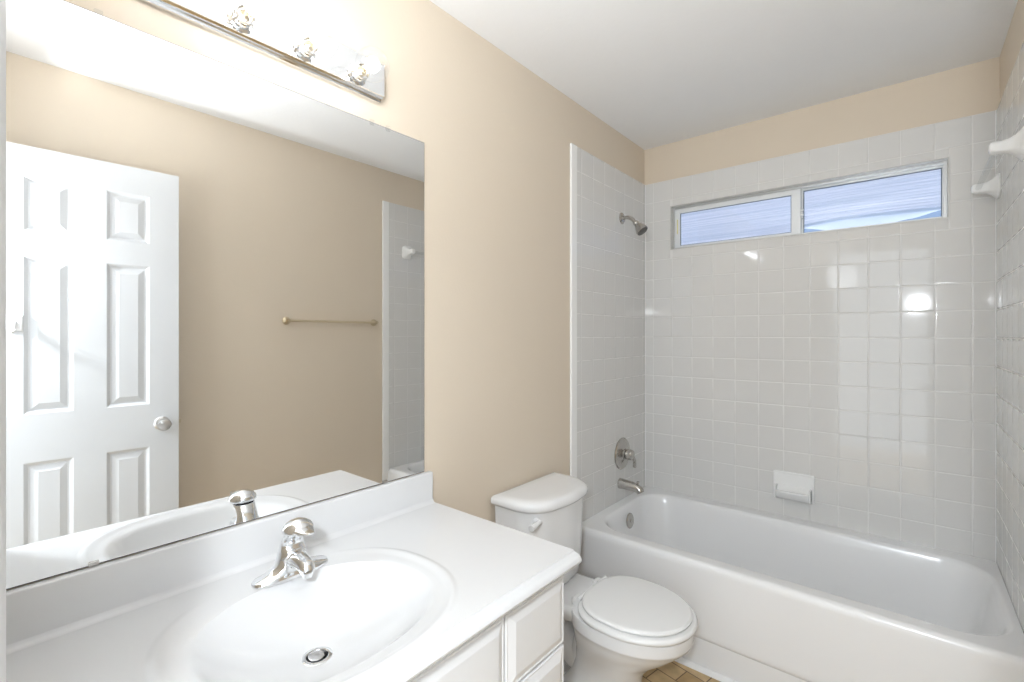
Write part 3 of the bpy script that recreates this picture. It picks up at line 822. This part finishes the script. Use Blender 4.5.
# ------------------------------------------------------------------ toilet
TYC = -1.195
to = empty('toilet', (0.40, TYC, FLOOR), 'white porcelain toilet with closed lid between the vanity and bathtub', 'toilet')
def dring_(x0, x1, hw, r, z):   # D-shaped tank ring: square back, rounded front
    pts = []
    n = 10
    pts += [(x0, -hw), ]
    for i in range(n + 1):
        a = -PI / 2 + PI / 2 * i / n
        pts.append((x1 - r + r * math.cos(a) - 0.0, -hw + r + r * math.sin(a)))
    for i in range(1, 8): pts.append((x1 + 0.010 * math.sin(PI * i / 8), -hw + r + (2 * hw - 2 * r) * i / 8))
    for i in range(n + 1):
        a = PI / 2 * i / n
        pts.append((x1 - r + r * math.cos(a), hw - r + r * math.sin(a)))
    pts += [(x0, hw)]
    for i in range(1, 8): pts.append((x0, hw - 2 * hw * i / 8))
    return [Vector((x, TYC + y, z)) for x, y in pts]
bm = bmesh.new()
loft(bm, [dring_(0.035, 0.195, 0.170, 0.09, 0.325), dring_(0.030, 0.205, 0.178, 0.095, 0.335), dring_(0.022, 0.214, 0.186, 0.10, 0.42), dring_(0.018, 0.222, 0.191, 0.105, 0.60), dring_(0.018, 0.224, 0.194, 0.107, 0.648)])
obj('tank', bm, M_PORC, to, angle=60)
bm = bmesh.new()
loft(bm, [dring_(0.016, 0.228, 0.196, 0.110, 0.6485), dring_(0.012, 0.238, 0.205, 0.118, 0.652), dring_(0.010, 0.242, 0.209, 0.121, 0.660), dring_(0.010, 0.242, 0.209, 0.121, 0.672), dring_(0.012, 0.238, 0.206, 0.119, 0.681), dring_(0.018, 0.230, 0.199, 0.115, 0.687), dring_(0.030, 0.215, 0.190, 0.105, 0.6905), dring_(0.06, 0.18, 0.17, 0.07, 0.692)])
obj('tank_lid', bm, M_PORC, to, angle=60)
bm = bmesh.new()
lathe(bm, [(0.013, 0), (0.013, 0.005), (0.009, 0.008), (0.008, 0.014)], (0.1955, -1.360, 0.621), (0.72, -0.69, 0), 20)
tube(bm, [(0.212, -1.360, 0.622), (0.214, -1.378, 0.621), (0.216, -1.400, 0.618), (0.216, -1.418, 0.617)], [0.009, 0.0095, 0.0115, 0.012], n=14)
lv = obj('flush_lever', bm, M_PORC, to)
def egg(xb, xf, hw, z, n=64, back=2.6, xm=None):
    xm = xb + (xf - xb) * 0.46 if xm is None else xm
    out = []
    for i in range(n):
        a = 2 * PI * i / n; c, s = math.cos(a), math.sin(a)
        if c >= 0:
            x = xm + (xf - xm) * c ** (2 / 2.05); y = hw * math.copysign(abs(s) ** (2 / 2.05), s)
        else:
            x = xm - (xm - xb) * abs(c) ** (2 / back); y = hw * math.copysign(abs(s) ** (2 / back), s)
        out.append(Vector((x, TYC + y, z)))
    return out
bm = bmesh.new()
loft(bm, [egg(0.20, 0.545, 0.118, FLOOR, back=4), egg(0.20, 0.54, 0.115, FLOOR + 0.02, back=4), egg(0.235, 0.525, 0.098, FLOOR + 0.05, back=3.4), egg(0.265, 0.520, 0.090, 0.06, back=3),
          egg(0.285, 0.530, 0.098, 0.12), egg(0.295, 0.575, 0.120, 0.175), egg(0.295, 0.640, 0.150, 0.225), egg(0.292, 0.680, 0.165, 0.262), egg(0.291, 0.687, 0.1675, 0.276), egg(0.288, 0.698, 0.1745, 0.281), egg(0.287, 0.701, 0.176, 0.290), egg(0.287, 0.702, 0.176, 0.318), egg(0.290, 0.698, 0.173, 0.326), egg(0.32, 0.68, 0.15, 0.328)])
# rear deck under the tank
rr = []
for x, hw, z0, z1 in [(0.030, 0.112, 0.255, 0.322), (0.10, 0.116, 0.255, 0.324), (0.20, 0.124, 0.26, 0.326), (0.30, 0.130, 0.272, 0.327), (0.40, 0.120, 0.285, 0.3275)]:
    rr.append([Vector((x, TYC + p.x, p.y)) for p in rrect(0, (z0 + z1) / 2, hw, (z1 - z0) / 2, 0.022, 0, k=4, e=3)])
loft(bm, rr)
obj('bowl', bm, M_PORC, to, angle=60)
bm = bmesh.new()
tube(bm, [(0.36, TYC, 0.20), (0.30, TYC, 0.10), (0.235, TYC, 0.12), (0.18, TYC, 0.19), (0.12, TYC, 0.17), (0.10, TYC, 0.05), (0.11, TYC, FLOOR + 0.002)], [0.075, 0.065, 0.062, 0.066, 0.068, 0.07, 0.085], n=24)
loft(bm, [egg(0.06, 0.40, 0.112, FLOOR, back=4), egg(0.06, 0.40, 0.110, FLOOR + 0.025, back=4), egg(0.09, 0.38, 0.085, FLOOR + 0.045, back=4)])
obj('trapway', bm, M_PORC, to, angle=60)
for s in (-1, 1):
    bm = bmesh.new(); lathe(bm, [(0.014, 0), (0.014, 0.008), (0.010, 0.018), (0.002, 0.021)], (0.235, TYC + s * 0.100, FLOOR + 0.020), (0, 0, 1), 20)
    obj('bolt_cap', bm, M_PORC, to)
bm = bmesh.new()
loft(bm, [egg(0.325, 0.702, 0.180, 0.331), egg(0.322, 0.710, 0.186, 0.335), egg(0.321, 0.713, 0.188, 0.343), egg(0.324, 0.709, 0.185, 0.350), egg(0.335, 0.705, 0.172, 0.353), egg(0.38, 0.66, 0.13, 0.3535)])
obj('seat', bm, M_SEAT, to, angle=60)
bm = bmesh.new()
loft(bm, [egg(0.335, 0.691, 0.166, 0.3545), egg(0.333, 0.696, 0.170, 0.357), egg(0.333, 0.697, 0.171, 0.363), egg(0.337, 0.691, 0.166, 0.3675), egg(0.350, 0.690, 0.157, 0.3695), egg(0.40, 0.62, 0.10, 0.3715), egg(0.47, 0.54, 0.03, 0.3718)])
obj('seat_lid', bm, M_SEAT, to, angle=60)
for s in (-1, 1):
    bm = bmesh.new()
    rr = [rrect(0.318, TYC + s * 0.072, 0.016 * a, 0.024 * a, 0.007 * a, z, k=4, e=2) for z, a in [(0.3265, 1), (0.345, 1), (0.352, 0.85), (0.354, 0.5)]]
    loft(bm, rr)
    lathe(bm, [(0.008, -0.028), (0.008, 0.028)], (0.334, TYC + s * 0.072, 0.356), (0, 1, 0), 14)
    obj('hinge', bm, M_SEAT, to)
